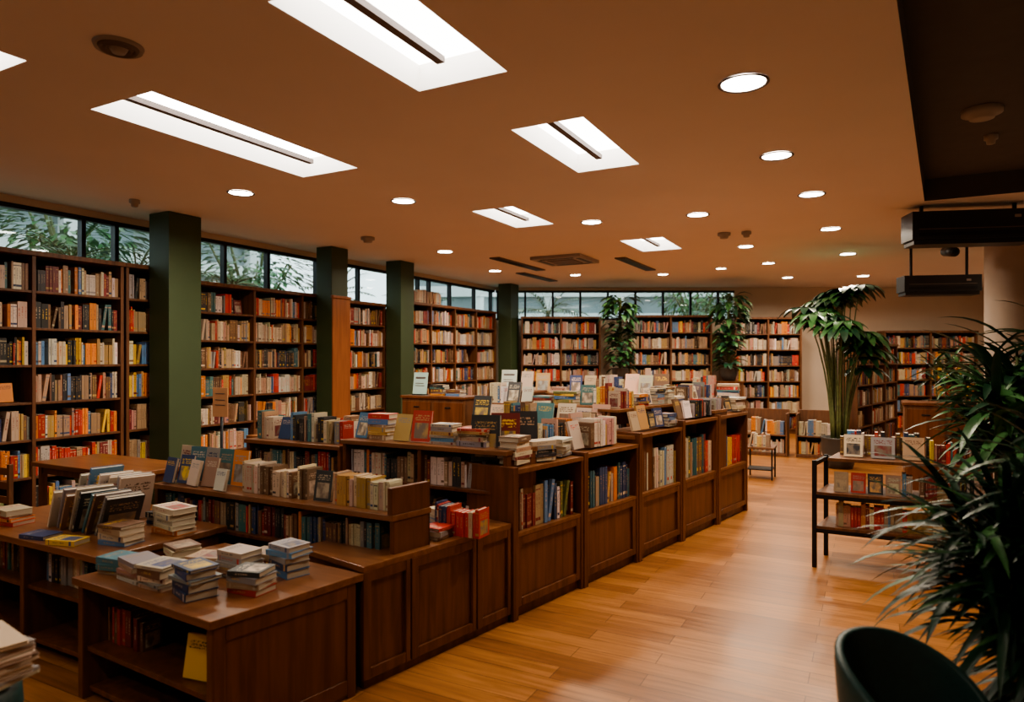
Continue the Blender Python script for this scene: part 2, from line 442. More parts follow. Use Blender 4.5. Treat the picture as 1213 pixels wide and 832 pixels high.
# ------------------------------------------------------------------ room shell
def poly_curve(name, loops, z, mat, flip=False):
    cu = bpy.data.curves.new(name+"_c", 'CURVE'); cu.dimensions = '2D'; cu.fill_mode = 'BOTH'
    for lp in loops:
        sp = cu.splines.new('POLY'); sp.points.add(len(lp)-1)
        for i, p in enumerate(lp): sp.points[i].co = (p[0], p[1], 0, 1)
        sp.use_cyclic_u = True
    ob = bpy.data.objects.new(name+"_tmp", cu); scene.collection.objects.link(ob)
    bpy.context.view_layer.update()
    me = bpy.data.meshes.new_from_object(ob.evaluated_get(bpy.context.evaluated_depsgraph_get()))
    bpy.data.objects.remove(ob); me.name = name
    me.materials.clear(); me.materials.append(mat)
    for p in me.polygons: p.material_index = 0
    o2 = bpy.data.objects.new(name, me); o2.location = (0, 0, z); scene.collection.objects.link(o2); return o2

YB = 15.17
def wl(y): return .53*y-8.413
def wr(y): return .53*(y-YB)+11.6
A0=(wl(-2), -2); A1=(wl(YB), YB); A2=(11.6, YB); A3=(wr(-2), -2)
E1=(4.19, 6.86); R1=(6.54, 5.62); E0=(4.19-.643*8.86, -2)
mb = MB("floor"); mb.add([(A0[0]-.2, -2.2, 0), (A3[0]+.2, -2.2, 0), (A2[0]+.2, YB+.2, 0), (A1[0]-.2, YB+.2, 0)], [(0,1,2,3)], M_FLOOR)
fo = mb.build()
panels = [((-2.0, 5.0), 1.84, .62), ((-.56, 3.395), 1.15, .60), ((.52, 5.14), 1.23, .54), ((.03, 7.68), 1.05, .5), ((1.97, 9.5), 1.05, .58), ((-3.14, 3.26), 1.15, .6)]
loops = [[A0, A1, A2, R1, E1, E0]]
for c, l, w in panels:
    c = Vector((c[0], c[1], 0)); loops.append([tuple((c+U*a*l/2+V*b*w/2)[:2]) for a, b in ((-1,-1),(-1,1),(1,1),(1,-1))])
poly_curve("ceiling", loops, CEIL, M_CEIL)
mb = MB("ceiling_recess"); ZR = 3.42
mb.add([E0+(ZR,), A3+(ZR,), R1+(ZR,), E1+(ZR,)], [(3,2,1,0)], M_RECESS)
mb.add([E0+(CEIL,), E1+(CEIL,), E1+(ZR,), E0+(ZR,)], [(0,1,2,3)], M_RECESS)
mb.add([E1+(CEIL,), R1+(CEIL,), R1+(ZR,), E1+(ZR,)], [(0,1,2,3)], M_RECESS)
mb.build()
def wallbox(name, p, q, z0, z1, th, mat, side):
    p = Vector(p+(0,)) if len(p) == 2 else Vector(p); q = Vector(q+(0,)) if len(q) == 2 else Vector(q)
    ex = (q-p).normalized(); ey = Vector((-ex.y, ex.x, 0))*side
    m = MB(name); m.box(frame(p, ex, ey), 0, (q-p).length, 0, th, z0, z1, mat); return m.build()
WB, WT_ = 2.42, 3.13
wallbox("wall_left", A0, A1, 0, WB, .12, M_WALL, 1)
wallbox("trim_1", A0, A1, WT_, CEIL+.0, .12, M_WALL, 1)
wallbox("wall_right", A3, A2, 0, 3.45, .12, M_WALL, -1)
wallbox("wall_front", A0, A3, 0, 3.45, .12, M_WALL, -1)
wallbox("wall_back", A1, A2, 0, 2.46, .12, M_WALL, 1)
wallbox("wall_back_upper", (5.0, YB), A2, 2.46, CEIL, .12, M_WALL, 1)
wallbox("trim_2", A1, (5.0, YB), WT_, CEIL, .12, M_WALL, 1)
wallbox("baseboard_back", (A1[0], YB-.002), (11.5, YB-.002), 0, .1, .015, M_WSH, -1)
def window(name, p, q, z0, z1, xs, hbar=None):
    p = Vector(p+(0,)); q = Vector(q+(0,)); ex = (q-p).normalized(); ey = Vector((-ex.y, ex.x, 0)); L = (q-p).length
    m = MB(name); F = frame(p, ex, ey)
    m.box(F, 0, L, .01, .09, z0, z0+.045, M_BLACK); m.box(F, 0, L, .01, .09, z1-.045, z1, M_BLACK)
    for x in xs: m.box(F, x-.022, x+.022, .01, .09, z0+.045, z1-.045, M_BLACK)
    m.box(F, 0, L, .045, .051, z0+.04, z1-.04, M_GLASS); m.build()
LL = (Vector(A1)-Vector(A0)).length
xs = []; x = .3
while x < LL:
    xs.append(x); x += R.choice([.72, .72, .36, .95])
window("window_1", A0, A1, WB, WT_, xs)
window("window_2", A1, (5.0, YB), 2.46, WT_, [.05+.62*i for i in range(9)])

# light trays
for c, l, w in panels:
    c = Vector((c[0], c[1], 0)); F = frame((c.x, c.y, 0), U, -V); th = .015; zt = CEIL+.16
    mb = MB("recessed_light_tray")
    a, b = l/2, w/2
    mb.box(F, -a-th, a+th, -b-th, -b, CEIL+.001, zt+th, M_WHITEP); mb.box(F, -a-th, a+th, b, b+th, CEIL+.001, zt+th, M_WHITEP)
    mb.box(F, -a-th, -a, -b, b, CEIL+.001, zt+th, M_WHITEP); mb.box(F, a, a+th, -b, b, CEIL+.001, zt+th, M_WHITEP)
    mb.box(F, -a, a, -b, b, zt, zt+th, M_TRAYLIGHT)
    mb.box(F, -a, a-.22, -.03, .02, CEIL+.02, CEIL+.055, M_BARGREY)
    mb.build()
downs = [(1.34,3.91,.125),(2.08,5.31,.11),(2.91,6.56,.11),(3.92,8.31,.11),(5.12,10.3,.11),(6.79,13.06,.11),(-2.61,6.5,.11),(-1.1,6.84,.11),(-1.0,10.08,.11),
 (-.31,12.3,.11),(.93,7.9,.11),(2.06,7.49,.11),(3.33,9.62,.1),(4.29,11.3,.1),(5.43,13.3,.1),(2.86,12.8,.1),(1.21,12.9,.1),(3.7,11.96,.09),(9.0,12.6,.1),(7.6,9.0,.1),
 (-3.4,1.0,.11),(-1.0,.6,.11)]
for x, y, r in downs:
    mb = MB("recessed_downlight"); F = frame((x, y, 0), X, Y)
    mb.lathe(F, [(r, CEIL-.001), (r+.018, CEIL-.008), (r+.006, CEIL-.014), (r-.002, CEIL-.006)], M_BARGREY, 32, capb=False)
    mb.add([F @ Vector((r*math.cos(a*math.pi/16), r*math.sin(a*math.pi/16), CEIL-.005)) for a in range(32)], [tuple(reversed(range(32)))], M_DOWN)
    mb.build()
    ld = bpy.data.lights.new("downlight_lamp", 'AREA'); ld.shape = 'DISK'; ld.size = 2*r*.9; ld.energy = 10 if y < 2 else (30 if x < -1.05 else 21)
    ld.color = (1, .85, .66); ld.spread = math.radians(160)
    lo = bpy.data.objects.new("downlight_lamp", ld); lo.location = (x, y, CEIL-.02); scene.collection.objects.link(lo)

# ceiling vents, cassette, detectors
def slot(x, y, L):
    mb = MB("linear_air_vent"); F = frame((x, y, 0), U, -V)
    mb.box(F, -L/2, L/2, -.09, .09, CEIL-.02, CEIL-.001, M_BARGREY)
    for k in (-.06, -.02, .02, .06): mb.box(F, -L/2+.03, L/2-.03, k-.012, k+.012, CEIL-.024, CEIL-.02, M_DARKPL)
    mb.build()
slot(.12, 11.4, 1.7); slot(2.1, 11.4, 1.7); slot(.5, 13.2, 1.5)
mb = MB("ceiling_cassette_air_conditioner"); F = frame((.85, 10.8, 0), U, -V)
mb.box(F, -.42, .42, -.42, .42, CEIL-.05, CEIL-.001, M_PLASTIC); mb.box(F, -.22, .22, -.22, .22, CEIL-.06, CEIL-.05, M_BARGREY)
for sx in (-1, 1):
    mb.box(F, sx*.33-.03, sx*.33+.03, -.28, .28, CEIL-.056, CEIL-.05, M_DARKPL); mb.box(F, -.28, .28, sx*.33-.03, sx*.33+.03, CEIL-.056, CEIL-.05, M_DARKPL)
mb.build(.004)
def detector(nm, x, y, z, r):
    mb = MB(nm); F = frame((x, y, 0), X, Y)
    mb.lathe(F, [(r*.35, z-.075), (r*.6, z-.07), (r*.7, z-.04), (r, z-.035), (r, z-.001)], M_PLASTIC, 24); mb.build()
detector("smoke_detector", 3.43, 4.93, ZR, .13); detector("smoke_detector", -1.9, 8.9, CEIL, .09); detector("smoke_detector", 2.7, 8.6, CEIL, .08); detector("smoke_detector", 2.95, 8.5, CEIL, .06)
detector("smoke_detector", 3.9, 5.5, ZR, .05); detector("smoke_detector", -3.8, 6.8, CEIL, .05)
mb = MB("round_ceiling_speaker"); F = frame((-2.01, 3.45, 0), X, Y)
mb.lathe(F, [(.03, CEIL-.04), (.045, CEIL-.015)], M_PLASTIC, 32)
mb.lathe(F, [(.045, CEIL-.012), (.06, CEIL-.028), (.07, CEIL-.012)], M_BARGREY, 32, capb=False); mb.lathe(F, [(.07, CEIL-.012), (.085, CEIL-.028), (.095, CEIL-.012)], M_BARGREY, 32, capb=False)
mb.lathe(F, [(.095, CEIL-.012), (.11, CEIL-.02), (.118, CEIL-.001)], M_PLASTIC, 32, capb=False); mb.build()

# hanging black units on the right
def hungunit(x, y, w, z0, z1):
    F = frame((x, y, 0), Vector((.985, -.17, 0)), Vector((.17, .985, 0))); mb = MB("ceiling_air_conditioner")
    mb.box(F, 0, w, 0, .3, z0+.05, z1, M_DARKPL); mb.box(F, .02, w-.02, .02, .28, z0, z0+.05, M_DARKPL)
    mb.box(F, .06, w-.06, -.006, 0, z0+.08, z0+.12, M_BLACK); mb.box(F, .06, w-.06, -.006, 0, z0+.15, z0+.16, M_BARGREY)
    mb.box(F, w-.2, w-.14, -.008, 0, z1-.09, z1-.06, M_PLASTIC)
    for xx in (.12, w-.15): mb.box(F, xx, xx+.03, .12, .15, z1, CEIL-.001, M_BLACK)
    mb.build(.01)
hungunit(4.14, 6.98, 1.15, 2.78, 3.12); hungunit(5.58, 9.6, 1.0, 2.50, 2.78)
mb = MB("security_camera"); c = Vector((5.1, 7.9, 0)); F = frame(c, X, Y)
mb.box(F, -.015, .015, -.015, .015, 2.9, CEIL, M_DARKPL); mb.tube([(5.1, 7.95, 2.86), (5.06, 7.72, 2.82)], .055, M_DARKPL, 12); mb.tube([(5.06, 7.72, 2.82), (5.055, 7.70, 2.817)], .035, M_BLACK, 12); mb.build()
mb = MB("round_column"); mb.lathe(frame((5.80, 7.9, 0), X, Y), [(.26, 0), (.26, .1), (.23, .12), (.23, CEIL-.002)], M_COLW, 32); mb.build()

# ------------------------------------------------------------------ islands
isl = MB("book_display_island")
bkm = Books("island_shelved_books")
B0 = Vector((0, 4.1, 0))
for i, h in enumerate((.92, .93, 1.0, 1.04, 1.04)):
    o = B0+PD*(.78*i); F = frame(o, PD, QD); W = .78; D = .38
    isl.box(F, 0, .05, -.012, D, 0, h+.015, M_WI); isl.box(F, W-.028, W, -.004, D, 0, h, M_WI)
    isl.box(F, .05, W-.028, .03, D, 0, .07, M_WI)
    isl.box(F, .05, W-.028, .018, .035, .07, .50, M_WI)                    # inset panel
    isl.box(F, .05, .10, .002, .018, .07, .50, M_WI); isl.box(F, W-.078, W-.028, .002, .018, .07, .50, M_WI)
    isl.box(F, .10, W-.078, .002, .018, .07, .12, M_WI); isl.box(F, .10, W-.078, .002, .018, .45, .50, M_WI)
    isl.box(F, .05, W-.028, 0, D, .50, .525, M_WT)
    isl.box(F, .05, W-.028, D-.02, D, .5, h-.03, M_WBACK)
    isl.box(F, .05, W, -.006, D, h-.03, h, M_WT)
    fill_row(bkm, F, .055, W-.03, .03, .527, (h-.56)*.8, [NEUT, DARKP, LIGHT, NEUT, WARM][i], .15, True, .96)
# low counter in front of first module + long display shelf
CT = .60
o = B0-PD*1.12; F = frame(o, PD, QD)
isl.box(F, 0, 1.115, 0, .55, CT-.03, CT, M_WT); isl.box(F, .02, 1.11, .02, .53, 0, .07, M_WI)
isl.box(F, .01, 1.115, .016, .5, .07, CT-.03, M_WI)
for a, b in ((.0, .30), (.31, .80), (.81, 1.11)):
    isl.box(F, a, a+.045, -.002, .016, .05, CT-.03, M_WI); isl.box(F, b-.03, b, -.002, .016, .05, CT-.03, M_WI)
    isl.box(F, a+.045, b-.03, 0, .016, .05, .10, M_WI); isl.box(F, a+.045, b-.03, 0, .016, CT-.08, CT-.03, M_WI)

def low_unit(o, length, h, shelves, dep=.3, ey=U, endplate=0, books=True, pals=(NEUT, LIGHT, DARKP), nb=2, mleft=.02, mright=.02):
    """low bookcase: right end at o, runs along -V; face towards -U"""
    F = frame(Vector(o)-V*length, V, ey); Fo = frame(Vector(o)-V*length, V, U)
    isl.box(F, 0, length, dep-.015, dep, 0, h-.02, M_WBACK); isl.box(F, 0, length, .02, dep, 0, .07, M_WI)
    isl.box(F, -.01, length+.005, -.015, dep+.005, h-.03, h, M_WT)
    bw = length/nb
    for i in range(nb+1):
        x = max(0, min(length-.03, i*bw-.015)); isl.box(F, x, x+.03, 0, dep, 0, h-.03, M_WI)
    for k, z in enumerate(shelves):
        isl.box(F, .03, length-.03, .005, dep, z-.022, z, M_WI)
        top = shelves[k+1]-.022 if k+1 < len(shelves) else h-.03
        for i in range(nb):
            a = i*bw+.03 if i == 0 else i*bw+.017; b = (i+1)*bw-.03
            if i == 0: a += mleft
            if i == nb-1: b -= mright
            fill_row(bkm, Fo, a, b, .03, z+.001, min(.22, (top-z)*.9), pals[(k+i) % len(pals)], .14, True, .97)
    if endplate:
        isl.box(F, length-.03, length, -.015, dep, h, h+endplate, M_WI)
low_unit((-.60, 3.44, 0), 1.92, .80, (.12, .57), .25, PD, endplate=.14, nb=1, pals=(DARKP, DARKP))
low_unit((-.03, 4.15, 0), 1.32, 1.03, (.12, .47, .77), .3, PD, nb=2, pals=(NEUT, WARM, NEUT), mright=.12)
low_unit(Vector((-.03, 4.15, 0))-V*1.34, .95, .98, (.12, .47, .74), .3, U, nb=1)
low_unit((.97, 5.33, 0), 1.6, .99, (.12, .45, .74), .3, PD, nb=2, mright=.12)
low_unit((1.95, 6.5, 0), 2.6, 1.10, (.12, .45, .80), .3, PD, nb=3, mright=.12)
low_unit((2.55, 7.5, 0), 2.6, 1.16, (.12, .48, .84), .3, U, nb=3)
# raised back shelf on modules 3..5
F = frame(B0+PD*1.6, PD, QD); 
isl.box(F, 0, 2.25, .33, .36, 1.04, 1.16, M_WI); isl.box(F, 0, 2.25, .2, .40, 1.16, 1.185, M_WT)
isl.build(.003); bkm.build()

# front low table
NP = Vector((-1.18, 2.66, 0)); EA = Vector((-.854, .52, 0)).normalized(); EB = Vector((.618, .786, 0)).normalized()
TH = .57
F = frame(NP+EA*1.02, -EA, EB)
mb = MB("low_display_table")
mb.box(F, -.015, 1.035, -.02, .74, TH-.035, TH, M_WT)
mb.box(F, 0, .04, 0, .70, 0, TH-.035, M_WI); mb.box(F, .98, 1.02, 0, .70, 0, TH-.035, M_WI)
mb.box(F, 1.02, 1.028, .0, .05, 0.0, TH-.035, M_WI); mb.box(F, 1.02, 1.028, .65, .70, 0.0, TH-.035, M_WI)
mb.box(F, 1.02, 1.028, .05, .65, TH-.10, TH-.035, M_WI); mb.box(F, 1.02, 1.028, .05, .65, 0.02, .09, M_WI)
mb.box(F, .04, .98, .67, .70, 0, TH-.035, M_WI); mb.box(F, .04, .98, .02, .67, .22, .245, M_WI); mb.box(F, .04, .98, .03, .67, .03, .055, M_WI)
mb.build(.004)
Ft = frame(NP+EA*1.02, -EA, Vector((-(-EA).y, (-EA).x, 0)))
bk = Books("stacked_books")
for x, y, n, pal, ang in ((.10,.15,3,DARKP,8),(.28,.14,5,LIGHT,-6),(.47,.13,5,LIGHT,4),(.70,.14,5,[BLUE,GREY,NAVY,CREAM],-8),(.87,.30,4,DARKP,12),
                     (.20,.40,4,LIGHT,-10),(.42,.40,3,[RED,CREAM,TAN],12),(.64,.41,6,DARKP,0),(.82,.55,5,[GREY,BLUE,NAVY],-5),(.60,.60,2,DARKP,7)):
    stack(bk, Ft, x, y, TH+.001, n, .14, .18, pal, ang)
bk.build()
bk = Books("books_under_table")
fill_row(bk, Ft, .06, .36, .10, .246, .19, [MAROON, RED, BROWN, RED], .14, True); 
faceout(bk, Ft, .80, .07, .252, .13, .18, [YEL], 10, 12)
bk.build()

# left display table
o = Vector((-2.03, 3.34, 0)); EA2 = Vector((-.88, .475, 0)).normalized(); EB2 = Vector((.475, .88, 0)).normalized()
F = frame(o+EA2*1.5, -EA2, EB2); LT = .62
mb = MB("book_display_table")
mb.box(F, -.01, 1.52, -.02, .72, LT-.035, LT, M_WT)
for x in (0, .74, 1.46): mb.box(F, x, x+.04, 0, .70, 0, LT-.035, M_WI)
mb.box(F, 0, 1.5, .67, .70, 0, LT-.035, M_WBACK)
for z in (.06, .34): mb.box(F, .04, 1.46, .02, .67, z, z+.024, M_WI)
mb.build(.004)
bk = Books("displayed_books")
# leaning dark covers fanned against each other
for k in range(9):
    col = vary([CREAM, GREY, TAN, CREAM, DARK, TEAL, BROWN, GREY, DARK][k]); h = R.uniform(.24, .29)
    M = F @ T((.62+k*.062, .20+.02*(k % 2), LT+.004)) @ Rt('Z', -12+R.uniform(-4, 4)) @ Rt('Y', 30+R.uniform(-3, 3))
    bk.book(M, .022, h, .19, col, contrast(col), True)
for k in range(9):
    col = vary([WHITE, CREAM, BLUE, YEL, WHITE, TAN, CREAM, GREY, CREAM][k]); h = R.uniform(.27, .33)
    M = F @ T((.40+k*.055, .46+.02*(k % 2), LT+.004)) @ Rt('Z', -10+R.uniform(-4, 4)) @ Rt('Y', 22+R.uniform(-3, 3))
    bk.book(M, .022, h, .19, col, contrast(col), True)
stack(bk, F, 1.34, .20, LT+.001, 4, .15, .2, LIGHT, 5); stack(bk, F, 1.38, .48, LT+.001, 5, .15, .22, LIGHT, -5)
stack(bk, F, 1.10, .06, LT+.001, 1, .12, .18, [YEL], 10); stack(bk, F, 1.14, .60, LT+.001, 3, .15, .2, NEUT, 4)
stack(bk, F, .84, .06, LT+.001, 1, .12, .18, DARKP, 4); stack(bk, F, .35, .15, LT+.001, 4, .15, .2, DARKP, 4)
fill_row(bk, F, .06, .7, .1, .365, .2, DARKP, .14, True); fill_row(bk, F, .8, 1.2, .1, .365, .2, NEUT, .14, True)
bk.build()

# books displayed on the islands
bk = Books("displayed_books")
F1 = frame(Vector((-.60, 3.44, 0))-V*1.92, V, U)
for k in range(4): faceout(bk, F1, .08+k*.115, .03+.03*(k % 2), .807, .11, .16+.02*(k % 2), [NAVY, DARK, TEAL, TAN, CREAM, RED], 14, R.uniform(-10, 10))
for k in range(5): faceout(bk, F1, .06+k*.13, .16, .807, .13, .22, [TAN, DARK, TEAL, GREY, CREAM, BROWN, ORANGE], 8, R.uniform(-10, 10))
fill_row(bk, F1, .72, 1.28, .06, .801, .195, [CREAM, TAN, CREAM, GOLD, BROWN, CREAM], .13, True)
faceout(bk, F1, 1.37, .06, .807, .115, .17, [DARK], 10, 5)
fill_row(bk, F1, 1.45, 1.88, .05, .801, .195, [CREAM, TAN, CREAM, GOLD, CREAM], .13, True)
faceout(bk, F1, .60, .0, .807, .10, .13, [WHITE], 12, -5)
bk.build()
bk = Books("displayed_books")
Fc = frame(B0-PD*1.12, PD, QD)
stack(bk, Fc, .62, .12, CT+.001, 3, .13, .17, NEUT, 10); stack(bk, Fc, .75, .20, CT+.001, 5, .13, .17, LIGHT, -20)
Fv = frame(Vector((-.45, 3.86, 0)), V, U)
fill_row(bk, Fv, .0, .30, 0, CT+.001, .19, [RED, RED, RED, CREAM, NAVY], .12, True, 1)
bk.build()
F2 = frame(Vector((-.03, 4.15, 0))-V*1.32, V, U)
disp(F2, .0, 1.2, 0, .28, 1.03, "fffs", MIXC)
F2b = frame(Vector((-.03, 4.15, 0))-V*2.29, V, U)
disp(F2b, 0, .93, .02, .28, .98, "rrf", NEUT, 1.1)
Fm = [frame(B0+PD*.78*i, PD, QD) for i in range(5)]
bk = Books("displayed_books")
# module tops
stack(bk, Fm[0], .16, .11, .937, 6, .14, .19, NEUT, 10); stack(bk, Fm[0], .40, .10, .931, 5, .14, .2, [CREAM, GREY, DARK], -14)
for x, c, yw in ((.08, DARK, -62), (.28, MAROON, -56), (.48, DARK, -50)):
    faceout(bk, Fm[0], x, .29, .937, .19, .30, [c], 5, yw, .04)
stack(bk, Fm[0], .66, .12, .931, 5, .13, .18, LIGHT, 15); fill_row(bk, Fm[0], .56, .77, .22, .931, .23, LIGHT, .14, True, 1)
bk.build()
disp(Fm[1], .03, .76, .04, .20, .945, "rfr", LIGHT, 1.1); disp(Fm[1], .03, .76, .24, .12, .932, "fr", NEUT, 1.25)
disp(Fm[2], .03, .76, .0, .18, 1.016, "rfs", MIXC, .9)
disp(Fm[3], .03, .76, .0, .18, 1.056, "srf", NEUT, .9)
disp(Fm[4], .03, .76, .0, .18, 1.056, "rsf", NEUT, .9)
Fr = frame(B0+PD*1.6+QD*.2, PD, QD); disp(Fr, .05, 2.2, .0, .19, 1.186, "frs", NEUT, .9)
F3 = frame(Vector((.97, 5.33, 0))-V*1.6, V, U); disp(F3, 0, 1.5, 0, .28, .99, "fffsr", MIXC, 1.25)
F4 = frame(Vector((1.95, 6.5, 0))-V*2.6, V, U); disp(F4, 0, 2.3, 0, .28, 1.10, "ffrs", NEUT+WARM, 1.25)
F5 = frame(Vector((2.55, 7.5, 0))-V*2.6, V, U); disp(F5, 0, 2.55, 0, .28, 1.16, "ffrs", MIXC, 1.3)

# cabinet with signs in the middle distance
def cabinet(o, L, h, dep=.4, nm="low_cabinet"):
    F = frame(o, V, U); m = MB(nm)
    m.box(F, 0, L, 0, dep, 0, h-.03, M_WSH); m.box(F, -.02, L+.02, -.02, dep+.02, h-.03, h, M_WI)
    n = max(1, round(L/.5))
    for i in range(n):
        a = i*L/n+.02; b = (i+1)*L/n-.02
        m.box(F, a, b, -.012, 0, .08, h-.07, M_WI); m.box(F, (a+b)/2-.04, (a+b)/2+.04, -.02, -.012, h-.14, h-.125, M_BLACK)
    m.build(.003); return F
F = cabinet((-1.35, 8.3, 0), .9, 1.15)
def tabletop_sign(F, x, y, z, w, h, mat):
    m = MB("tabletop_sign"); G = F @ T((x, y, z)) 
    m.box(G, -w*.4, w*.4, -.04, .06, .001, .012, M_BLACK)
    G2 = G @ Rt('X', -8); m.box(G2, -w/2, w/2, 0, .006, .012, h, mat)
    m.box(G2, -w*.35, w*.35, -.002, 0, h*.72, h*.8, M_BARGREY); m.box(G2, -w*.35, w*.25, -.002, 0, h*.5, h*.53, M_BARGREY); m.box(G2, -w*.35, w*.3, -.002, 0, h*.4, h*.43, M_BARGREY); m.build()
tabletop_sign(F, .15, .15, 1.15, .21, .28, M_TSIGN)
bk = Books("displayed_books"); display(bk, F, .30, .9, .05, .3, 1.15, "sf", NEUT); bk.build()
F = cabinet((-.25, 8.5, 0), .55, 1.2)
tabletop_sign(F, .15, .15, 1.2, .22, .26, M_WSIGN)
bk = Books("displayed_books"); faceout(bk, F, .40, .15, 1.206, .16, .24, [CREAM], 12); bk.build()
F = cabinet((4.3, 7.4, 0), .8, 1.12)
# floor sign
m = MB("floor_sign_stand"); F = frame((-2.3, 5.35, 0), V, U)
m.lathe(F, [(.14, 0), (.14, .012), (.02, .03)], M_BLACK, 24, capt=True); m.tube([(-2.3, 5.35, .02), (-2.3, 5.35, 1.16)], .012, M_BLACK)
m.box(F, -.085, .085, -.015, -.008, 1.14, 1.37, M_ORSIGN)
for z in (1.32, 1.27, 1.23): m.box(F, -.055, .055, -.018, -.015, z, z+.006, M_BARGREY)
m.build()

# reading tables in the left middle distance
def table(o, L, D, h, nm="reading_table"):
    F = frame(o, V, U); m = MB(nm)
    m.box(F, 0, L, 0, D, h-.035, h, M_WT); m.box(F, .05, L-.05, .05, D-.05, h-.10, h-.035, M_WSH)
    for x in (.04, L-.09):
        for y in (.04, D-.09): m.box(F, x, x+.05, y, y+.05, 0, h-.035, M_WSH)
    m.box(F, .06, L-.06, D/2-.02, D/2+.02, .15, .19, M_WSH)
    m.build(.004); return F
F = table((-4.1, 5.75, 0), 1.35, .6, .72)
F = table((-2.6, 6.6, 0), 1.3, .55, .85)
bk = Books("displayed_books"); display(bk, F, .1, 1.25, .1, .4, .85, "rf", NEUT, 1.15); bk.build()
# wooden chair beside the table
def chair(o, ang):
    root = bpy.data.objects.new("wooden_chair", None); root.location = o; root.rotation_euler = (0, 0, ang); scene.collection.objects.link(root)
    bpy.context.view_layer.update(); G = root.matrix_world.copy()
    m = MB("seat"); m.box(G, -.21, .21, -.2, .2, .43, .46, M_WI); m.build(.006, root)
    m = MB("legs")
    for x in (-.19, .16):
        for y in (-.18, .15): m.box(G, x, x+.03, y, y+.03, 0, .43 if y < 0 else .86, M_WSH)
    m.build(.003, root)
    m = MB("backrest")
    for z in (.58, .68, .78): m.box(G, -.16, .16, .158, .172, z, z+.05, M_WI)
    m.build(.003, root)
chair((-3.6, 4.95, 0), 2.7)

# small black table in the aisle and bins at the back
m = MB("low_side_table"); F = frame((3.1, 9.0, 0), V, U)
m.box(F, 0, .36, 0, .36, .40, .425, M_WSH); m.box(F, .02, .34, .02, .34, .12, .135, M_BLACK)
for x in (.01, .33):
    for y in (.01, .33): m.box(F, x, x+.02, y, y+.02, 0, .40, M_BLACK)
m.build(.002)
bk = Books("displayed_books"); fill_row(bk, F, .03, .33, .08, .426, .2, LIGHT, .14, True)
bk.build()
for o in ((3.85, 11.3, 0), (4.6, 10.95, 0)):
    F = frame(o, V, U); m = MB("book_bin"); L = .7
    m.box(F, 0, L, 0, .4, .0, .05, M_WSH); m.box(F, 0, L, .38, .4, .05, .75, M_WSH); m.box(F, 0, .025, 0, .38, .05, .7, M_WSH); m.box(F, L-.025, L, 0, .38, .05, .7, M_WSH)
    m.box(F, .025, L-.025, .02, .38, .33, .35, M_WSH); m.build(.003)
    bk = Books("displayed_books"); fill_row(bk, F, .03, L-.03, .08, .351, .28, LIGHT, .2, True); fill_row(bk, F, .03, L-.03, .08, .051, .24, LIGHT, .2, True); bk.build()

# ------------------------------------------------------------------ right display rack
F = frame((2.30, 5.18, 0), V, Vector((.6, .8, 0))); Fo = frame((2.30, 5.18, 0), V, U)
L, D = 1.5, .42
m = MB("metal_book_rack")
for x in (0, L-.03):
    for y in (0, D-.03): m.box(F, x, x+.03, y, y+.03, 0, .82, M_BLACK)
for x in (0, L-.03): m.box(F, x, x+.03, .03, D-.03, .78, .81, M_BLACK)
m.box(F, .03, L-.03, D-.03, D, .78, .81, M_BLACK)
m.box(F, .1, L+.0, .05, D+.02, .815, .84, M_WSH)
for z in (.30, .56): m.box(F, .03, L-.03, .0, D, z, z+.022, M_WSH); m.box(F, .03, L-.03, -.0, .02, z-.03, z, M_BLACK)
m.build(.002)
bk = Books("rack_books")
fill_row(bk, Fo, .16, L-.1, .06, .323, .20, WARM+LIGHT, .13, True, 1)
fill_row(bk, Fo, .60, L-.1, .06, .583, .19, NEUT+DARKP, .13, True, 1)
for k in range(4): faceout(bk, Fo, .20+k*.115, .05, .589, .10, .15, [BROWN, RED, DARK, TAN, BLUE], 12, R.uniform(-8, 8))
Fo2 = Fo @ T((.06, .04, 0))
faceout(bk, Fo2, .22, .12, .846, .13, .17, [CREAM], 14); faceout(bk, Fo2, .42, .12, .846, .16, .16, [GREY, BLUE], 14); faceout(bk, Fo2, .62, .12, .846, .14, .17, [ORANGE, TAN], 14)
fill_row(bk, Fo2, .72, 1.08, .08, .841, .17, NEUT+WARM, .13, True, 1); fill_row(bk, Fo2, .12, .75, .24, .841, .20, NEUT+DARKP, .13, True, 1)
faceout(bk, Fo2, 1.18, .1, .846, .14, .18, [TAN], 14); bk.build()

# ------------------------------------------------------------------ plants
def pot(mb, x, y, r, h, z=0):
    F = frame((x, y, z), X, Y)
    mb.lathe(F, [(r*.7, 0), (r*.95, h*.5), (r, h*.95), (r*1.05, h), (r*.92, h), (r*.9, h*.88)], M_POT, 28)
    mb.add([F @ Vector((r*.9*math.cos(a*math.pi/14), r*.9*math.sin(a*math.pi/14), h*.88)) for a in range(28)], [tuple(range(28))], M_SOIL)

